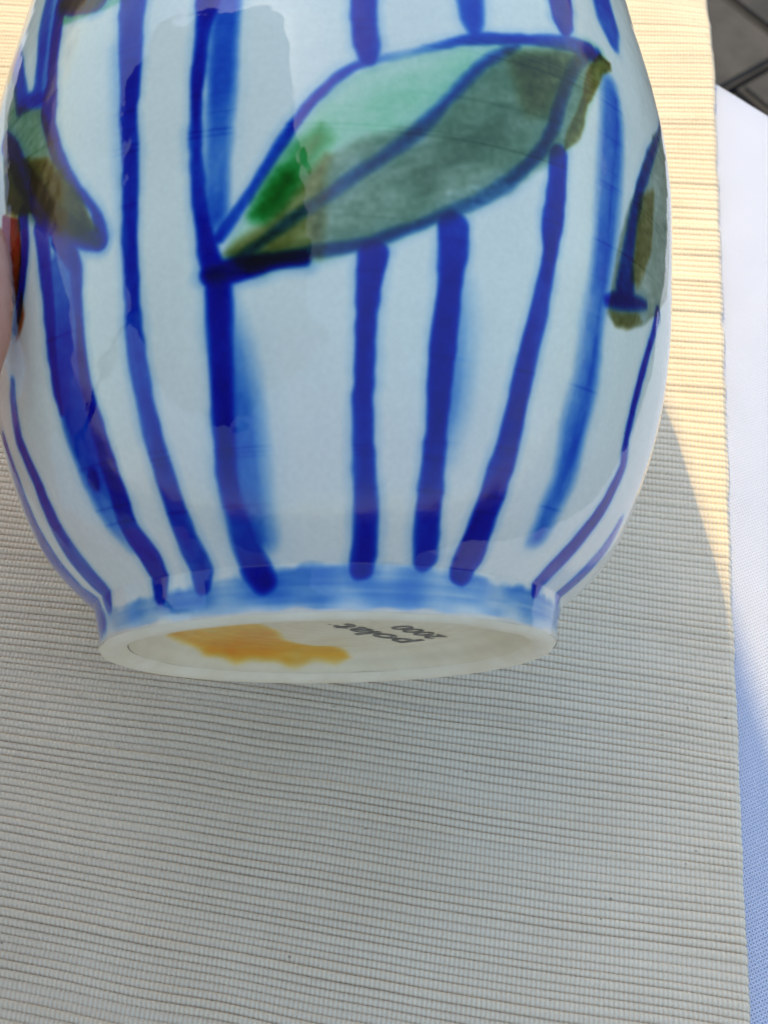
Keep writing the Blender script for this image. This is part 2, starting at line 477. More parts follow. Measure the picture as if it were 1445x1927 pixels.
# painted decoration, in the vase's own surface coordinates:
# (edge softness mm, [(angle rad from the front, height mm, stroke width mm, pigment load), ...])
BRUSH_STROKES = [
  (0.5,[(-0.796,196.0,3.1,2.6),(-0.797,177.0,3.9,2.6),(-0.765,127.1,3.9,2.6),(-0.751,118.7,3.7,2.6),(-0.743,113.2,3.3,2.6),(-0.736,106.7,3.2,2.6),(-0.739,103.2,4.6,2.6),(-0.74,100.3,4.9,2.6),(-0.73,95.9,3.2,2.6),(-0.7,89.4,3.2,2.6),(-0.665,84.5,2.7,2.6),(-0.617,79.5,2.2,2.6),(-0.572,75.3,1.9,2.6),(-0.551,71.2,2.5,2.6),(-0.554,68.4,3.8,2.6)]),
  (0.6,[(-0.899,196.0,3.2,1.5),(-0.899,177.0,4.0,1.5),(-0.852,130.7,4.0,1.5),(-0.836,124.7,4.2,1.5),(-0.806,115.5,3.7,1.5),(-0.796,108.8,3.3,1.5),(-0.801,105.3,4.6,1.5)]),
  (0.9,[(-0.86,196.0,4.2,0.6),(-0.86,177.0,5.3,0.6),(-0.809,128.9,5.3,0.6),(-0.784,119.9,5.2,0.6),(-0.771,112.9,4.4,0.6),(-0.765,105.9,4.1,0.6)]),
  (0.6,[(-1.031,123.4,5.7,1.5),(-0.949,116.8,5.0,1.5),(-0.908,111.2,5.1,1.5),(-0.882,106.4,5.4,1.5)]),
  (0.7,[(-0.881,106.1,4.1,2.0),(-0.821,104.8,3.6,2.0),(-0.76,103.1,3.1,2.0)]),
  (0.8,[(-0.974,100.8,3.7,4.8),(-0.916,96.4,4.5,4.8),(-0.869,90.2,5.1,4.8),(-0.812,85.1,5.1,4.8),(-0.765,80.4,5.5,4.8),(-0.722,76.4,5.6,4.8),(-0.657,72.2,4.5,4.8),(-0.592,69.2,3.4,4.8),(-0.558,68.2,2.8,4.8)]),
  (0.5,[(-0.768,75.6,4.5,2.4),(-0.757,69.8,4.3,2.4),(-0.752,65.4,3.8,2.4),(-0.749,60.4,3.4,2.4),(-0.752,56.1,3.4,2.4),(-0.758,52.0,3.2,2.4),(-0.765,46.9,2.9,2.4),(-0.77,42.9,2.9,2.4),(-0.771,39.4,2.0,2.4)]),
  (0.5,[(-0.698,71.7,4.0,2.5),(-0.652,67.4,4.4,2.5),(-0.635,64.6,3.3,2.5),(-0.637,60.4,3.0,2.5),(-0.64,56.1,2.5,2.5),(-0.641,54.0,2.5,2.5),(-0.648,50.0,2.7,2.5),(-0.654,45.1,2.7,2.5),(-0.653,40.6,3.0,2.5),(-0.644,35.1,3.4,2.5),(-0.639,28.5,3.7,2.5),(-0.634,21.9,4.3,2.5),(-0.652,17.3,4.3,2.5),(-0.637,12.6,5.2,2.5),(-0.653,9.5,4.6,2.5),(-0.666,5.5,3.2,2.5)]),
  (1.0,[(-0.698,66.3,6.7,0.9),(-0.686,59.8,6.8,1.0),(-0.697,53.8,6.5,1.3),(-0.713,46.0,7.4,1.4),(-0.722,38.2,8.1,1.5),(-0.706,31.1,8.5,1.6),(-0.699,24.3,7.4,1.3),(-0.691,18.1,6.4,0.8),(-0.673,14.7,5.6,0.4)]),
  (0.5,[(-0.711,27.1,2.4,2.6),(-0.715,25.9,2.8,2.6),(-0.716,24.9,2.1,2.6)]),
  (0.6,[(-1.008,49.5,3.0,1.6),(-1.032,46.8,3.2,1.6),(-1.058,41.8,3.6,1.6),(-1.067,38.7,4.0,1.6),(-1.05,35.7,4.3,1.6),(-1.026,30.1,4.5,1.6),(-1.026,24.6,5.0,1.6),(-1.038,19.4,5.6,1.6),(-1.056,14.3,7.3,1.6),(-1.062,10.9,7.3,1.6),(-1.054,7.1,4.1,1.6)]),
  (0.7,[(-1.242,41.7,4.8,1.2),(-1.244,33.7,7.7,1.2),(-1.257,26.1,9.1,1.2),(-1.284,18.7,11.0,1.2),(-1.367,13.8,16.6,1.2),(-1.434,10.5,19.5,1.2),(-1.17,4.3,5.4,1.2)]),
  (0.5,[(-0.5,196.0,4.8,2.3),(-0.501,177.0,6.0,2.3),(-0.473,116.9,6.0,2.3),(-0.464,109.5,5.2,2.3),(-0.458,101.2,4.8,2.3),(-0.459,95.6,4.3,2.3),(-0.461,90.2,3.5,2.3),(-0.456,82.6,3.2,2.3),(-0.456,76.2,3.0,2.3),(-0.458,70.0,3.2,2.3),(-0.459,63.9,3.4,2.3),(-0.46,58.0,3.4,2.3),(-0.465,52.2,3.1,2.3),(-0.467,46.4,3.4,2.3),(-0.466,42.6,3.2,2.3),(-0.462,37.8,3.5,2.3),(-0.455,33.1,4.0,2.3),(-0.452,26.7,3.6,2.3),(-0.445,20.5,4.1,2.3),(-0.448,14.5,4.5,2.3),(-0.446,11.5,5.0,2.3),(-0.455,8.5,4.5,2.3),(-0.456,6.2,3.4,2.3)]),
  (1.4,[(-0.503,106.9,3.7,0.18),(-0.495,96.4,3.4,0.18),(-0.487,83.2,2.7,0.18),(-0.482,73.6,2.5,0.18)]),
  (0.5,[(-0.246,196.0,3.8,2.6),(-0.245,177.0,4.8,2.6),(-0.26,112.4,4.8,2.6),(-0.263,109.1,3.9,2.6),(-0.269,105.6,2.8,2.6),(-0.275,99.0,2.3,2.6),(-0.281,90.4,2.4,2.6),(-0.28,82.0,2.4,2.6),(-0.277,74.7,2.5,2.6),(-0.27,69.5,2.7,2.6),(-0.261,65.5,3.4,2.6),(-0.253,61.9,4.0,2.6),(-0.242,58.9,4.2,2.6)]),
  (0.9,[(-0.201,196.0,4.3,0.95),(-0.2,177.0,5.4,0.95),(-0.211,111.7,5.4,0.95),(-0.215,102.7,5.3,0.95),(-0.219,94.0,5.3,0.95),(-0.225,85.6,5.0,0.95),(-0.229,77.3,4.7,0.95),(-0.233,69.2,4.5,0.95)]),
  (1.2,[(-0.233,73.3,4.8,0.6),(-0.236,69.7,4.8,0.9),(-0.239,67.8,4.2,0.9)]),
  (0.7,[(-0.231,55.5,4.5,2.5),(-0.235,49.9,4.9,2.7),(-0.236,44.3,4.6,2.7),(-0.239,38.9,4.4,2.6),(-0.243,33.4,4.1,2.4),(-0.248,28.1,3.7,2.4),(-0.254,22.8,3.8,2.4),(-0.253,18.5,4.3,1.8),(-0.244,15.1,5.4,1.5),(-0.247,11.8,6.0,1.8),(-0.237,8.9,6.1,2.7),(-0.207,6.1,4.5,2.9)]),
  (2.2,[(-0.211,49.7,4.0,0.3),(-0.203,44.1,5.6,0.6),(-0.202,36.8,7.0,0.8),(-0.204,29.7,7.6,0.85),(-0.21,22.6,8.1,0.85),(-0.213,17.5,7.9,0.9),(-0.212,13.4,6.8,1.0)]),
  (0.5,[(0.116,196.0,3.7,2.3),(0.117,177.0,4.6,2.3),(0.112,110.6,4.6,2.3),(0.111,105.1,4.6,2.3),(0.116,101.1,4.8,2.3),(0.12,98.8,3.4,2.3)]),
  (0.5,[(0.136,60.8,5.2,2.5),(0.131,56.7,4.6,2.5),(0.124,52.0,3.8,2.5),(0.121,45.5,3.3,2.5),(0.121,40.1,3.3,2.5),(0.121,34.7,3.3,2.5),(0.127,29.3,3.5,2.5),(0.134,24.1,3.7,2.5),(0.144,18.9,3.9,2.5),(0.154,14.0,4.1,2.5),(0.159,10.3,4.7,2.5),(0.154,7.9,4.1,2.5)]),
  (0.7,[(0.377,196.0,4.4,1.5),(0.377,177.0,5.5,1.5),(0.377,114.3,5.5,1.5),(0.377,110.2,4.4,1.5),(0.38,107.9,2.2,1.5)]),
  (0.5,[(0.327,67.1,6.1,2.4),(0.331,62.0,5.4,2.4),(0.325,56.1,4.7,2.4),(0.321,50.4,4.5,2.4),(0.318,44.7,4.7,2.4),(0.32,39.2,4.5,2.4),(0.323,33.7,4.1,2.4),(0.326,28.3,4.1,2.4),(0.331,23.0,4.3,2.4),(0.341,17.8,4.6,2.4),(0.36,13.7,4.7,2.4),(0.385,10.0,4.6,2.4)]),
  (2.4,[(0.347,56.3,4.6,0.2),(0.352,48.7,5.8,0.4),(0.349,41.2,6.4,0.45),(0.347,33.9,5.9,0.45),(0.343,27.5,4.6,0.3)]),
  (0.5,[(0.694,196.0,5.2,2.9),(0.695,177.0,6.5,2.9),(0.667,122.7,6.5,2.9),(0.66,117.4,5.1,2.9),(0.659,115.3,2.9,2.9)]),
  (0.5,[(0.62,86.6,4.3,2.6),(0.617,81.3,4.3,2.6),(0.608,74.6,4.6,2.6),(0.6,70.2,4.4,2.6),(0.595,63.8,3.1,2.6),(0.585,59.0,3.1,2.6),(0.574,53.3,3.9,2.6),(0.562,49.2,4.1,2.6),(0.557,44.3,4.1,2.6),(0.552,38.5,4.3,2.6),(0.548,32.8,4.6,2.6),(0.544,28.1,4.9,2.6),(0.538,22.5,5.1,2.6),(0.532,17.9,5.5,2.6),(0.54,13.6,5.9,2.6),(0.552,10.7,6.2,2.6),(0.548,8.1,4.3,2.6)]),
  (0.8,[(0.872,196.0,6.9,1.1),(0.872,177.0,8.6,1.1),(0.879,131.3,8.6,1.1),(0.881,126.1,8.9,1.1),(0.883,120.9,4.7,1.1)]),
  (1.5,[(0.824,107.4,5.4,0.65),(0.825,100.7,7.5,0.65),(0.814,91.0,8.1,0.65),(0.802,79.3,7.6,0.65),(0.787,67.8,6.2,0.65),(0.764,56.7,6.0,0.65),(0.779,46.7,6.5,0.65),(0.768,36.4,7.4,0.65),(0.791,26.8,5.8,0.65),(0.778,21.3,5.5,0.65),(0.789,16.2,4.3,0.65)]),
  (1.2,[(0.846,105.7,2.7,0.8),(0.841,96.5,3.0,0.8),(0.821,86.6,3.1,0.8),(0.809,77.2,2.9,0.8),(0.797,68.1,2.5,0.8),(0.785,57.1,3.0,0.8),(0.792,47.9,2.9,0.8),(0.789,37.7,4.2,0.8),(0.787,29.7,4.2,0.8),(0.788,23.8,2.6,0.8)]),
  (0.5,[(1.079,58.4,2.6,2.4),(1.059,54.2,2.6,2.4),(1.049,50.5,2.8,2.4),(1.041,44.2,2.4,2.4),(1.048,37.7,2.4,2.4),(1.085,33.4,3.0,2.4),(1.07,28.8,3.5,2.4),(1.043,22.6,4.2,2.4),(1.019,19.5,4.5,2.4),(1.003,15.6,5.2,2.4),(0.998,12.8,5.1,2.4),(0.995,9.8,4.4,2.4),(0.988,7.7,2.6,2.4)]),
  (0.6,[(1.27,24.3,3.5,1.5),(1.272,19.6,5.2,1.5),(1.264,16.2,5.6,1.5),(1.271,12.5,5.8,1.5),(1.263,9.4,5.2,1.5)]),
  (0.7,[(1.262,118.9,0.3,1.4),(1.046,100.1,3.2,1.4),(0.967,90.1,2.9,1.4),(0.925,80.5,3.4,1.4),(0.899,71.8,4.8,1.4),(0.895,66.1,7.6,1.4)]),
  (0.8,[(0.817,61.5,2.5,2.2),(0.872,62.9,4.0,2.2),(0.94,63.9,2.9,2.2),(1.019,65.5,1.2,2.2)]),
  (0.5,[(1.119,66.4,3.1,1.8),(1.099,62.3,3.2,1.8),(1.082,58.7,2.6,1.8)]),
  (0.7,[(-0.245,57.7,4.1,4.4),(-0.192,58.1,3.5,4.4),(-0.115,59.0,2.7,4.4),(-0.028,59.8,2.2,4.4)]),
  (0.5,[(-0.227,64.4,2.2,2.0),(-0.19,68.1,2.0,1.9),(-0.152,71.9,1.9,1.9),(-0.096,79.0,1.7,2.0),(-0.05,84.6,1.7,2.0),(0.001,90.3,1.7,2.0),(0.051,94.4,1.6,1.7),(0.097,96.9,1.6,1.4),(0.136,98.1,1.4,0.8),(0.205,99.9,1.2,0.4),(0.267,101.9,1.1,0.9),(0.322,103.9,1.5,1.5),(0.392,106.1,1.8,1.8),(0.48,107.8,2.2,1.9),(0.577,110.2,2.7,1.9),(0.68,112.7,3.3,2.0),(0.757,113.6,4.0,2.0)]),
  (0.7,[(-0.179,60.1,1.4,1.05),(-0.154,61.4,1.6,1.05),(-0.102,64.1,1.8,1.05),(-0.045,67.4,2.0,1.05),(0.019,70.7,2.0,1.05),(0.083,74.7,1.9,1.05),(0.145,78.2,2.0,1.05),(0.209,82.5,2.1,1.05),(0.253,86.2,2.2,1.05),(0.297,90.3,2.2,1.05),(0.343,95.1,2.1,1.05),(0.389,99.7,2.0,1.05),(0.445,103.8,1.6,1.05),(0.502,107.1,1.4,1.05)]),
  (0.6,[(-0.205,59.2,2.6,1.35),(-0.133,59.9,2.2,1.35),(-0.024,60.7,1.8,1.35),(0.084,61.9,1.8,1.35),(0.147,63.4,1.8,1.35),(0.233,66.3,1.9,1.35),(0.323,70.0,2.0,1.35),(0.391,73.1,2.1,1.35),(0.47,77.9,2.4,1.35),(0.527,82.7,2.5,1.35),(0.574,87.4,2.5,1.35),(0.6,91.7,2.8,1.35),(0.62,96.9,2.8,1.35),(0.649,102.5,2.8,1.35),(0.683,107.6,2.8,1.35),(0.727,111.8,2.5,1.35),(0.79,114.3,2.5,1.35)]),
  (0.8,[(-0.747,125.7,4.7,5.0),(-0.673,123.2,5.2,5.0),(-0.595,120.7,3.8,5.0)]),
  (0.5,[(-0.856,80.8,4.2,3.0),(-0.848,77.7,3.3,3.0),(-0.846,74.3,2.9,3.0),(-0.855,70.1,3.1,3.0),(-0.873,66.1,2.9,3.0),(-0.899,62.3,2.4,3.0),(-0.934,58.8,2.0,3.0)]),
]
GLAZE_FILLS = [
  ('green',0.75,1.1,[(-0.2241,60.254),(-0.1902,64.8973),(-0.1513,69.5971),(-0.1135,75.4457),(-0.0766,80.3972),(-0.034,85.2581),(0.0085,89.5982),(0.057,93.3279),(0.1058,95.9686),(0.1675,98.2088),(0.2562,101.2013),(0.3493,104.176),(0.4492,106.8857),(0.5437,109.3967),(0.652,112.9084),(0.7569,116.7311),(0.815,116.3389),(0.8483,112.9618),(0.7841,108.0732),(0.7496,101.8277),(0.6999,93.3827),(0.6387,87.2647),(0.5681,82.5604),(0.4759,76.472),(0.391,71.4883),(0.2979,67.1348),(0.2085,63.9029),(0.1087,61.2537),(0.0097,58.9975),(-0.0652,57.557),(-0.116,56.584),(-0.154,57.4207)]),
  ('green',0.5,2.5,[(-0.0399,81.8485),(0.0329,88.0433),(0.1799,94.5213),(0.3621,101.7861),(0.3894,100.6058),(0.3076,91.633),(0.2054,84.1784),(0.1064,82.3012),(0.009,79.2302)]),
  ('dkgreen',0.55,2.0,[(-0.1463,68.5688),(-0.1135,73.8147),(-0.0447,81.1212),(0.0136,84.788),(0.0357,82.1095),(0.0091,78.1937),(-0.0237,74.6665),(-0.0752,69.1455),(-0.1177,66.7475),(-0.1414,67.0516)]),
  ('dkgreen',0.8,2.2,[(-0.1439,68.1719),(-0.1186,72.2379),(-0.0764,76.295),(-0.0397,76.4189),(-0.0396,73.6701),(-0.0753,69.6543),(-0.1176,67.2356)]),
  ('olive',0.95,1.5,[(0.031,78.4085),(0.1028,81.8759),(0.1667,83.5671),(0.256,86.5557),(0.3475,94.9143),(0.4177,101.1579),(0.5012,106.2352),(0.6866,111.295),(0.7679,112.88),(0.7382,102.6543),(0.6808,92.849),(0.6177,86.9724),(0.4758,77.1043),(0.3237,69.2193),(0.1581,63.3995),(0.0097,60.1487),(-0.0027,64.1947),(0.0094,71.1144)]),
  ('olive',0.35,3.0,[(0.1811,75.7229),(0.3344,85.6179),(0.4744,93.4164),(0.5352,91.4247),(0.3891,81.1357),(0.2575,72.271)]),
  ('brown',0.75,1.5,[(-0.2107,61.3291),(-0.1519,64.6435),(-0.114,66.4375),(-0.0579,71.6949),(0.0237,79.2247),(0.0334,78.6232),(0.024,73.1177),(0.017,66.1476),(0.0097,60.3405),(-0.0649,59.2664),(-0.1536,58.365)]),
  ('brown',0.6,2.6,[(0.4742,104.1943),(0.647,110.0082),(0.693,109.407),(0.6376,100.7868),(0.5838,94.2365),(0.5196,93.2739),(0.4933,99.3853)]),
  ('brown',0.8,0.6,[(0.7961,114.8319),(0.8472,114.2101),(0.8407,112.1561),(0.7909,109.3025),(0.728,99.9753),(0.6902,92.5426),(0.6387,88.1565),(0.6456,90.5512),(0.6877,98.7527),(0.7271,107.1041)]),
  ('olive',0.75,0.8,[(-1.1567,128.3392),(-0.9762,117.2431),(-0.8945,106.2477),(-0.7696,101.2359),(-0.737,96.1089),(-0.6957,88.1086),(-0.6358,81.5984),(-0.5812,74.9572),(-0.5518,69.6197),(-0.5926,68.8467),(-0.6969,73.578),(-0.7626,78.1979),(-0.8394,80.6594),(-0.8987,81.7164),(-0.9622,85.2046),(-0.9806,93.5363),(-0.9942,103.8143),(-1.0397,115.973)]),
  ('green',0.9,1.0,[(-0.9686,109.1119),(-0.7688,100.6179),(-0.7366,94.9529),(-0.7172,89.8305),(-0.8129,91.5319),(-0.9391,98.098)]),
  ('brown',1.0,1.0,[(-0.8574,92.9424),(-0.7395,89.3378),(-0.6748,84.2175),(-0.599,76.4168),(-0.5616,70.6447),(-0.619,70.973),(-0.7178,76.4964),(-0.7868,82.7844)]),
  ('brown',1.0,1.0,[(-0.9756,96.9806),(-0.9003,93.1788),(-0.8392,85.4413),(-0.8122,80.1134),(-0.8991,81.271),(-0.962,84.0229)]),
  ('olive',0.8,1.0,[(-0.8678,84.0059),(-0.7578,78.0675),(-0.7631,76.3269),(-0.8396,78.625)]),
  ('orange',1.1,0.5,[(-0.9865,84.8078),(-0.8742,80.7602),(-0.8667,74.8645),(-0.8728,70.54),(-0.8974,66.1691),(-0.9299,63.6654),(-0.9878,65.1617),(-0.9969,76.3299)]),
  ('orange',0.5,0.8,[(-0.8743,65.0364),(-0.8721,60.6115),(-0.8921,58.3689),(-0.9261,56.4339),(-0.9391,56.7304),(-0.9114,60.4549)]),
  ('olive',0.8,0.7,[(1.2187,115.256),(1.2398,102.5752),(1.2554,87.7708),(1.2149,72.7583),(1.0987,64.8684),(0.9416,58.1868),(0.8681,56.9607),(0.8181,58.8708),(0.8274,66.63),(0.8565,75.1452),(0.9126,84.79),(0.9847,95.2147),(1.0716,105.5306)]),
  ('brown',0.6,1.0,[(0.9671,87.6882),(1.0605,92.0526),(1.0472,78.3966),(0.9641,67.8842),(0.9179,67.7916),(0.9384,77.4567)]),
  ('brown',0.5,0.9,[(0.8281,59.6168),(0.9763,62.5713),(0.9973,61.3032),(0.9275,57.8621),(0.8605,57.0123)]),
  ('green',1.6,0.8,[(-0.7834,128.072),(-0.4998,117.9687),(-0.5598,117.9518),(-0.6568,118.7152),(-0.7324,119.2592)]),
]
BAND_TOP = [(-0.92,5.4),(-0.67,5.5),(-0.482,6.5),(-0.302,7.1),(-0.157,8.6),(-0.001,8.8),(0.193,8.8),(0.397,8.8),(0.633,8.3),(0.809,7.5),(1.005,7.1)]
FLOWER = [(-36.5,6.6),(-30.2,2.9),(-21.1,-3.3),(-15.3,-2.6),(-13.4,6.5),(-12.1,21.8),(-8.9,29.0),(-2.6,32.5),(2.8,38.0),(4.3,40.2),(-0.3,41.4),(-12.3,39.9),(-23.7,33.8),(-30.6,25.8),(-35.1,16.4)]


DYE = {'blue': (3.2, 1.60, .27), 'green': (.70, .20, .46), 'dkgreen': (5.6, 1.7, 4.2), 'olive': (1.32, 1.10, 1.36), 'brown': (1.5, 1.9, 3.8), 'orange': (.75, 3.6, 6.0)}

def surf(th, t):
    r = radius(t)
    return np.stack([r * np.sin(th), -r * np.cos(th), t], -1)

def paint(TH, T):
    """albedo of the glazed body at angle TH, height T (flat arrays, metres)"""
    P = surf(TH, T)
    dens = {k: np.zeros(len(T)) for k in DYE}
    sx = TH * .075
    n1 = noise2(sx * 420 + 50, T * 420, 31); n2 = noise2(sx * 160 + 50, T * 120, 32)
    n3 = noise2(sx * 1100 + 90, T * 1100, 33); n4 = noise2(sx * 60 + 20, T * 70 + 9, 34)
    # throwing rings hold a little more colour
    ring = np.zeros(len(T))
    for q in np.random.default_rng(5).uniform(.018, .19, 46):
        amp = .15 + .35 * np.random.default_rng(int(q * 1e6)).random()
        ring += amp * np.exp(-((T - q - .0007 * noise2(sx * 18, T * 0 + q * 999, 35)) / .00022) ** 2) * np.clip(noise2(sx * 30, T * 0 + q * 777, 36) * 1.5 + .5, 0, 1)
    def add(soft, pts):
        p = np.array(pts, float)
        th, t, w, d = p[:, 0], p[:, 1] / 1000, p[:, 2] / 1000, p[:, 3]
        # densify along the surface
        s = np.linspace(0, len(p) - 1, (len(p) - 1) * 5 + 1)
        idx = np.arange(len(p))
        th, t, w, d = (np.interp(s, idx, q) for q in (th, t, w, d))
        for arr in (th, t):
            arr[1:-1] = .25 * arr[:-2] + .5 * arr[1:-1] + .25 * arr[2:]
        mar = w.max() * .5 + .004
        sel = np.where((T > t.min() - mar) & (T < t.max() + mar) & (TH > th.min() - mar / .05) & (TH < th.max() + mar / .05))[0]
        if not len(sel): return
        C = surf(th, t)
        out = np.zeros(len(sel))
        Q = P[sel]; soft_m = soft * 1.35 / 1000
        jit = .00022 * n1[sel] + .00030 * n2[sel]
        best = np.full(len(sel), 9.0); bd = np.zeros(len(sel))
        for i in range(len(C) - 1):
            ab = C[i + 1] - C[i]; L2 = ab @ ab + 1e-12
            near = np.where(np.abs(Q[:, 2] - C[i, 2]) < mar + abs(ab[2]))[0]
            if not len(near): continue
            k = np.clip(((Q[near] - C[i]) @ ab) / L2, 0, 1)
            dist = np.linalg.norm(Q[near] - C[i] - k[:, None] * ab, axis=1)
            q = dist - .5 * (w[i] + k * (w[i + 1] - w[i]))
            up = q < best[near]
            ii = near[up]
            best[ii] = q[up]; bd[ii] = (d[i] + k * (d[i + 1] - d[i]))[up]
        cov = 1 - sstep(-soft_m, soft_m, best + jit)
        val = cov * bd * (1 + .22 * n2[sel] + .12 * n1[sel] + .08 * n3[sel] + .24 * n4[sel] + 1.3 * ring[sel])
        # colour bleeding into the glaze round the stroke, and slow pooling along it
        val *= 1 + .30 * noise2(sx[sel] * 40 + 11, T[sel] * 85 + 7 * len(pts), 37) + .22 * sstep(-.0004, -.0016, best)
        val += .09 * bd * (1 - sstep(-soft_m, .0011 + 2.2 * soft_m, best + 1.6 * jit))
        # strokes of the same pigment pool rather than add up fully
        cur = dens['blue'][sel]
        dens['blue'][sel] = np.maximum(cur, val) + .35 * np.minimum(cur, val)
    for soft, pts in BRUSH_STROKES: add(soft, pts)
    # the unseen back carries the same kind of stripes
    br = random.Random(8)
    a = 1.62
    while a < 2 * math.pi - 1.75:
        x = a if a < math.pi else a - 2 * math.pi
        if abs(abs(a) - math.pi) > .05:
            add(.6, [(x, 196, 3.2, 2.2), (x + br.uniform(-.03, .03), 150, 3.6, 2.3), (x + br.uniform(-.03, .03), 100, 3.4, 2.3), (x + br.uniform(-.03, .03), 50, 3.2, 2.4), (x, 14, 4.2, 2.8)])
        a += br.uniform(.16, .3)
    # washes inside outlines
    for kind, d, soft, pts in GLAZE_FILLS:
        p = np.array(pts, float); px = p[:, 0] * .078; py = p[:, 1] / 1000
        mar = .006
        sel = np.where((T > py.min() - mar) & (T < py.max() + mar) & (TH * .078 > px.min() - mar) & (TH * .078 < px.max() + mar))[0]
        X = TH[sel] * .078; Y = T[sel]
        inside = np.zeros(len(sel), bool); dist = np.full(len(sel), 9.0)
        for i in range(len(p)):
            x1, y1 = px[i], py[i]; x2, y2 = px[(i + 1) % len(p)], py[(i + 1) % len(p)]
            if y1 != y2:
                c = ((y1 > Y) != (y2 > Y)) & (X < (x2 - x1) * (Y - y1) / (y2 - y1) + x1)
                inside ^= c
            L2 = (x2 - x1) ** 2 + (y2 - y1) ** 2 + 1e-12
            k = np.clip(((X - x1) * (x2 - x1) + (Y - y1) * (y2 - y1)) / L2, 0, 1)
            dist = np.minimum(dist, np.hypot(X - x1 - k * (x2 - x1), Y - y1 - k * (y2 - y1)))
        q = np.where(inside, -dist, dist) + .0003 * n1[sel] + .0005 * n2[sel]
        cov = 1 - sstep(-soft / 1000, soft / 1000, q)
        edge = 1 + .16 * np.exp(-(q / .0009) ** 2) if soft < 1.0 else 1.0     # pigment gathers at a drying edge
        brush = noise2(sx[sel] * 90 + T[sel] * 160, T[sel] * 900 - sx[sel] * 350, 40)
        dens[kind][sel] += cov * d * edge * (1 + .22 * n2[sel] + .12 * n1[sel] + .25 * n4[sel] + .10 * brush + .12 * n3[sel] + 1.0 * ring[sel])
    # pale blue wash round the foot
    bt = np.array(BAND_TOP)
    top = np.interp(TH, bt[:, 0], bt[:, 1]) / 1000 + .0008 * noise2(sx * 90, T * 0 + 2.5, 41) + .0004 * n1
    cov = 1 - sstep(-.0009, .0009, T - top)
    streak = noise2(sx * 70 + 7, T * 1500, 42); blot = noise2(sx * 110 + 3, T * 260, 43)
    wash = cov * np.clip(.55 + .30 * blot + .12 * streak + .15 * n2, .10, 2)
    wash *= .25 + .75 * sstep(.0004, .0035, T + .0010 * blot)
    left = sstep(-.75, -1.05, TH)
    wash *= 1 - .55 * left
    dens['blue'] += wash
    A = np.zeros((len(T), 3))
    for k, kk in DYE.items():
        A += dens[k][:, None] * np.array(kk)
    low = sstep(.055, .018, T + .006 * n4)[:, None]  # glaze tone by height; the runner's warm reflection is partly painted in low down
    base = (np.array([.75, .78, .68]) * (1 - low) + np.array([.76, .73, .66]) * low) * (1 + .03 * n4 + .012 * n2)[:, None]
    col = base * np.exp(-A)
    # bare rim of clay where the glaze was wiped off
    bare = 1 - sstep(.0003, .0011, T + .0004 * n2)
    col = col * (1 - bare[:, None]) + bare[:, None] * np.array([.70, .63, .53])
    return np.clip(col, 0.0008, 1)

vase = empty("vase")
vase.matrix_world = VASE_M
tag(vase, "round white porcelain vase painted with blue stripes and green leaves, held tilted", "vase")

KT = 0.015
def foot_tilt(x, t):
    return KT * x * (1 - sstep(0, .02, t))

def build_body():
    thf = np.arange(-2.0, 2.0, .0044)
    thb = np.linspace(2.0, 2 * np.pi - 2.0, 190, endpoint=False)
    th = np.concatenate([thf, thb])
    th = np.where(th > np.pi, th - 2 * np.pi, th)
    t = np.concatenate([np.linspace(0, .02, 90)[:-1], np.linspace(.02, .15, 340)[:-1], np.linspace(.15, .233, 110)])
    TH, T = np.meshgrid(th, t)
    P = surf(TH.ravel(), T.ravel())
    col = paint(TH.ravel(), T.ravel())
    # hand-thrown: faintly uneven wall
    rr = 1 + .0016 * noise2(np.cos(TH.ravel()) * 2 + 5, T.ravel() * 40 + np.sin(TH.ravel()) * 2, 51)
    P[:, :2] *= rr[:, None]
    P[:, 2] += foot_tilt(P[:, 0], T.ravel())
    # round rim lip and inside wall
    nt_, nc = TH.shape
    rt, zt = float(radius(.233)), .233
    inner = []
    for dr, dz in ((-.0008, .0012), (-.002, .0017), (-.0032, .0012), (-.004, 0)):
        inner.append((rt + dr, zt + dz))
    for tt in np.linspace(.228, .012, 50): inner.append((float(radius(tt)) - .004, tt))
    inner += [(.03, .009), (.0006, .0085)]
    add = []
    for r, z in inner:
        add.append(np.stack([r * np.sin(th), -r * np.cos(th), np.full(len(th), z)], -1))
    add = np.concatenate(add)
    allP = np.concatenate([P, add])
    me = quad_mesh("body", allP, grid_quads(nt_ + len(inner), nc, True))
    ca = me.color_attributes.new("paint", 'FLOAT_COLOR', 'POINT')
    rgba = np.ones((len(allP), 4), np.float32)
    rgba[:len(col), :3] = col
    rgba[len(col):, :3] = (.73, .78, .69)
    ca.data.foreach_set("color", rgba.ravel())
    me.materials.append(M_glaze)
    return link(bpy.data.objects.new("body", me), vase)
body = build_body()

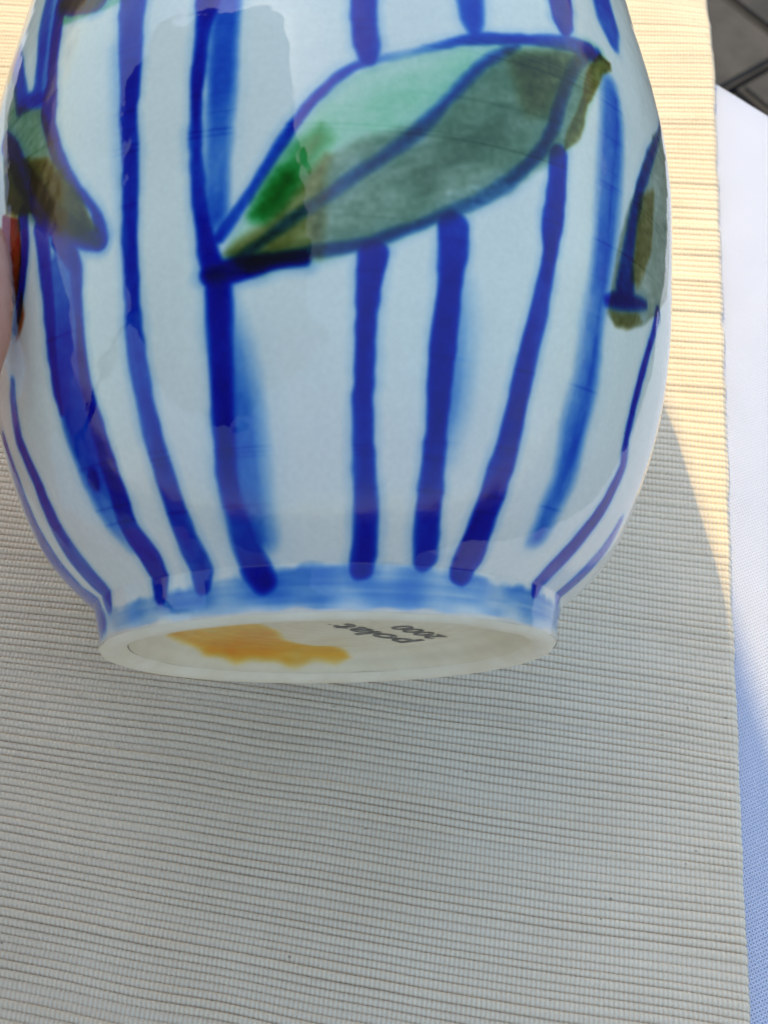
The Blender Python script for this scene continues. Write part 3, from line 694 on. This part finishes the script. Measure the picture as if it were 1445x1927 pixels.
def recess(r):
    return .006 - .0052 * (np.clip(r - .034, 0, None) / .01013) ** 2.0
def build_foot():
    prof = [(RF, 0.0), (RF - .0006, -.0008), (RF - .0018, -.0012), (RF - .0034, -.0011), (RF - .0046, -.0006), (RF - .0054, .0000), (RF - .0062, .0008)]
    a = np.linspace(0, 2 * np.pi, 220, endpoint=False)
    V = []
    for r, z in prof:
        wob = .00025 * noise2(np.cos(a) * 6 + 9, np.sin(a) * 6 + 9, 61)
        x = (r + wob) * np.sin(a); y = -(r + wob) * np.cos(a)
        V.append(np.stack([x, y, z + KT * x + 0 * a], -1))
    me = quad_mesh("foot_ring", np.concatenate(V), grid_quads(len(prof), len(a), True)[:, ::-1])
    me.materials.append(M_clay)
    o = link(bpy.data.objects.new("foot_ring", me), vase)
    tag(o, "unglazed cream clay ring")
    # recessed floor with an orange brushed flower
    rs = np.linspace(.0004, RF - .0062, 110); a = np.linspace(0, 2 * np.pi, 260, endpoint=False)
    A, Rr = np.meshgrid(a, rs)
    x = (Rr * np.sin(A)).ravel(); y = (-Rr * np.cos(A)).ravel()
    z = KT * x + recess(Rr.ravel())
    p = np.array(FLOWER) / 1000
    inside = np.zeros(len(x), bool); dist = np.full(len(x), 9.0)
    for i in range(len(p)):
        x1, y1 = p[i]; x2, y2 = p[(i + 1) % len(p)]
        if y1 != y2: inside ^= ((y1 > y) != (y2 > y)) & (x < (x2 - x1) * (y - y1) / (y2 - y1) + x1)
        L2 = (x2 - x1) ** 2 + (y2 - y1) ** 2
        k = np.clip(((x - x1) * (x2 - x1) + (y - y1) * (y2 - y1)) / L2, 0, 1)
        dist = np.minimum(dist, np.hypot(x - x1 - k * (x2 - x1), y - y1 - k * (y2 - y1)))
    q = np.where(inside, -dist, dist) + .0012 * noise2(x * 200 + 20, y * 120 + 20, 62)
    cov = 1 - sstep(-.0022, .0016, q)
    br = noise2(x * 60 + y * 120 + 9, y * 700 - x * 300 + 30, 63)
    d = cov * (1.15 + .55 * noise2(x * 110 + 9, y * 70 + 9, 64) + .22 * noise2(x * 400, y * 300, 66) + .12 * br)
    col = np.exp(-d[:, None] * np.array([.03, .55, 2.6]))
    col *= np.array([.95, .93, .88])
    swirl = .97 + .03 * np.sin(Rr.ravel() * 2 * np.pi / .004 + A.ravel())
    col *= swirl[:, None]
    me = quad_mesh("base", np.stack([x, y, z], -1), grid_quads(len(rs), len(a), True))
    ca = me.color_attributes.new("paint", 'FLOAT_COLOR', 'POINT')
    ca.data.foreach_set("color", np.concatenate([col, np.ones((len(col), 1))], 1).astype(np.float32).ravel())
    me.materials.append(M_base)
    o2 = link(bpy.data.objects.new("base", me), vase)
    tag(o2, "cream recessed base with an orange brushed flower")
    # stamped maker's mark, two lines
    for txt, p0, p1, hgt in (("polat", (.0205, .0275), (.0040, -.0010), .0092), ("2000", (.0275, .0215), (.0172, .0030), .0068)):
        cu = bpy.data.curves.new("maker_mark", 'FONT')
        cu.body = txt
        cu.size = 1.0
        cu.offset = .02
        tmp = bpy.data.objects.new("maker_mark_text", cu)
        link(tmp)
        bpy.context.view_layer.update()
        dg = bpy.context.evaluated_depsgraph_get()
        me = bpy.data.meshes.new_from_object(tmp.evaluated_get(dg))
        bpy.data.objects.remove(tmp)
        co = np.array([v.co[:] for v in me.vertices])
        w = co[:, 0].max()
        p0 = np.array(p0); p1 = np.array(p1)
        e = (p1 - p0) / np.linalg.norm(p1 - p0)
        nrm = np.array([e[1], -e[0]])
        if nrm[0] > 0: nrm = -nrm
        L = np.linalg.norm(p1 - p0)
        xy = p0 + co[:, :1] / w * L * e + co[:, 1:2] * hgt * nrm
        rr2 = (xy ** 2).sum(1)
        zz = KT * xy[:, 0] + recess(np.sqrt(rr2)) - .00015
        for v, c, zc in zip(me.vertices, xy, zz): v.co = (c[0], c[1], zc)
        me.materials.clear(); me.materials.append(M_ink)
        me.name = "maker_mark"
        link(bpy.data.objects.new("maker_mark", me), o2)
build_foot()

# ------------------------------------------------------------------ hand holding the vase
hand = None
def build_hand():
    """left hand in the vase's frame (mm): thumb along the upper left side, fingers curled underneath"""
    def pol(psi, rad, t):       # psi 180 = left, 270 = under the vase
        return (rad * math.cos(R(psi)), -rad * math.sin(R(psi)), t)
    def on(psi, t, lift): return pol(psi, float(radius(t / 1000)) * 1000 + lift, t)
    chains = []
    # thumb: tip, joint, base, then down into the palm and wrist
    chains.append([((-69.6, -50.6, 75), 6.8), ((-69.4, -52.6, 70), 8.2), ((-69.6, -53.2, 63), 9.4), ((-70.2, -52.0, 56), 9.7), ((-72.5, -50, 49), 9.5), ((-84, -42, 45), 10.0), ((-106, -26, 44), 12), ((-128, 0, 34), 15), ((-140, 24, 14), 19)])
    # fingers: knuckle on the left, wrapping below
    for t0, t1, ln, r0 in ((128, 133, 1.0, 8.0), (110, 113, 1.08, 8.2), (92, 93, 1.02, 8.0), (76, 75, .82, 7.0)):
        c = [((-132, 30, t0 * .4 + 10), 13), (on(204, t0 * .9 + 14, 24), 10.5), (on(220, t0, 13), r0 + 1.2)]
        for f, s in ((.33, .6), (.66, .0), (1.0, -1.2)):
            c.append((on(220 + 72 * ln * f, t0 + (t1 - t0) * f, 6.8 + s), r0 - 1.1 * f))
        chains.append(c)
    # palm web
    chains.append([(on(204, 124, 24), 10), (on(204, 84, 26), 10.5), ((-134, 28, 34), 15)])
    chains.append([((-108, -16, 44), 11), ((-122, 6, 40), 13), ((-134, 28, 34), 15)])
    # wrist and forearm
    chains.append([((-136, 26, 24), 18), ((-150, 28, -30), 20), ((-166, 14, -85), 23), ((-190, -10, -160), 29), ((-218, -30, -240), 35)])
    bm = bmesh.new()
    for c in chains:
        for (p, r), (q, s) in zip(c[:-1], c[1:]):
            p = Vector(p); q = Vector(q)
            n = max(2, int((q - p).length / 2.2))
            for i in range(n + 1):
                k = i / n
                cc = p.lerp(q, k); rr = r + (s - r) * k
                bmesh.ops.create_icosphere(bm, subdivisions=2, radius=rr / 1000, matrix=Matrix.Translation(cc / 1000))
    me = bpy.data.meshes.new("hand"); bm.to_mesh(me); bm.free()
    tmp = bpy.data.objects.new("hand_tmp", me); link(tmp)
    rm = tmp.modifiers.new("remesh", 'REMESH'); rm.mode = 'VOXEL'; rm.voxel_size = .0016; rm.use_smooth_shade = True
    sm = tmp.modifiers.new("smooth", 'SMOOTH'); sm.iterations = 6; sm.factor = .5
    bpy.context.view_layer.update()
    dg = bpy.context.evaluated_depsgraph_get()
    me2 = bpy.data.meshes.new_from_object(tmp.evaluated_get(dg))
    bpy.data.objects.remove(tmp); bpy.data.meshes.remove(me)
    # creases at the thumb joint, in the vase frame
    n = len(me2.vertices); co = np.empty(n * 3, np.float32); me2.vertices.foreach_get("co", co); co = co.reshape(-1, 3)
    near = np.exp(-(np.linalg.norm(co - np.array([-.066, -.054, .062]), axis=1) / .014) ** 2)
    cre = sum(np.exp(-((co[:, 2] - z - .0012 * noise2(co[:, 0] * 200, co[:, 1] * 200, 71)) / .0006) ** 2) for z in (.0600, .0632, .0661))
    cdir = np.array([-.0685, -.052, 0]) - co * np.array([1, 1, 0]); cdir /= np.linalg.norm(cdir, axis=1, keepdims=True) + 1e-9
    co += (cdir * (near * cre * .0006)[:, None]).astype(np.float32)
    Mw = np.array(VASE_M)
    co = co @ Mw[:3, :3].T + Mw[:3, 3]
    org = np.array([-.16, .09, .06])
    me2.vertices.foreach_set("co", (co - org).astype(np.float32).ravel())
    me2.polygons.foreach_set("use_smooth", np.ones(len(me2.polygons), dtype=bool))
    me2.update(); me2.name = "hand"
    me2.materials.clear(); me2.materials.append(M_skin)
    h = link(bpy.data.objects.new("hand", me2)); h.location = org.tolist()
    # thumbnail on the outer side of the tip
    vv = []; ff = []
    nu, nv = 9, 9
    for i in range(nv):
        for j in range(nu):
            u = (j / (nu - 1) - .5) * 2; w = i / (nv - 1)
            half = 5.6 * (1 - .25 * w ** 3) * (1 if w < .85 else 1 - (w - .85))
            ang = u * .78
            base = Vector((-68.4, -52.3, 66 + 12.5 * w))
            out = Vector((-.80, -.60, 0)).normalized(); side = Vector((-.60, .80, 0))
            rad = 8.6 - 1.0 * w - .6 * w * w
            pt = base + (out * math.cos(ang) + side * math.sin(ang) * half / 5.6) * rad + Vector((.6 * w, .4 * w, 0))
            vv.append(np.array(pt) / 1000)
    for i in range(nv - 1):
        for j in range(nu - 1):
            ff.append([i * nu + j, i * nu + j + 1, (i + 1) * nu + j + 1, (i + 1) * nu + j])
    vv = np.array(vv) @ Mw[:3, :3].T + Mw[:3, 3] - org
    nail = mesh_obj("fingernail", vv, ff, M_nail, h)
    so = nail.modifiers.new("thick", 'SOLIDIFY'); so.thickness = .0005; so.offset = 0
    return h
hand = build_hand()
tag(hand, "bare left hand gripping the vase, thumb along its side", "hand")

# ------------------------------------------------------------------ parasol that shades the near half of the table
def build_parasol():
    ch = 1.0                                        # rim height above the table
    corner = Vector((.0905, .27)) + Vector((SLOPE.x, SLOPE.y)) * ch
    e1 = Vector((.16, -.987)).normalized()          # rim running towards the photographer
    side = 0.9
    bis = Matrix.Rotation(R(-60), 2) @ e1
    ctr = corner + bis * side
    root = empty("parasol", (ctr.x, ctr.y, GZ))
    tag(root, "slate blue canvas cafe parasol shading the vase and near half of the table", "parasol")
    hz = ch - GZ
    a0 = math.atan2((corner - ctr).y, (corner - ctr).x)
    rimv = [(side * math.cos(a0 + i * math.pi / 3), side * math.sin(a0 + i * math.pi / 3), hz) for i in range(6)]
    v = [(0, 0, hz + .28)] + rimv + [(x * 1.0, y * 1.0, z - .10) for x, y, z in rimv]
    f = [[0, 1 + i, 1 + (i + 1) % 6] for i in range(6)]
    can = mesh_obj("canopy", v, f, M_canvas, root, smooth=False)
    can.data.validate()
    for i in range(6):
        x, y, z = rimv[i]
        d = Vector((x, y, z)) - Vector((0, 0, hz + .28))
        n = 8
        rv = []; rf_ = []
        s = Vector((-y, x, 0)).normalized() * .006
        for k in (0, .97):
            c = Vector((0, 0, hz + .26)) + d * k
            for o in (s, Vector((0, 0, .008)), -s, Vector((0, 0, -.008))): rv.append(tuple(c + o))
        for q in range(4): rf_.append([q, (q + 1) % 4, 4 + (q + 1) % 4, 4 + q])
        mesh_obj("rib", rv, rf_ + [[3, 2, 1, 0], [4, 5, 6, 7]], M_wood, root, smooth=False)
    mesh_obj("pole", *lathe([(.001, .05), (.021, .05), (.021, hz + .30), (.012, hz + .34), (.001, hz + .35)], 24), M_wood, root)
    mesh_obj("base_plate", *lathe([(.001, 0), (.24, 0), (.24, .04), (.22, .055), (.001, .055)], 48), M_metal, root)
build_parasol()
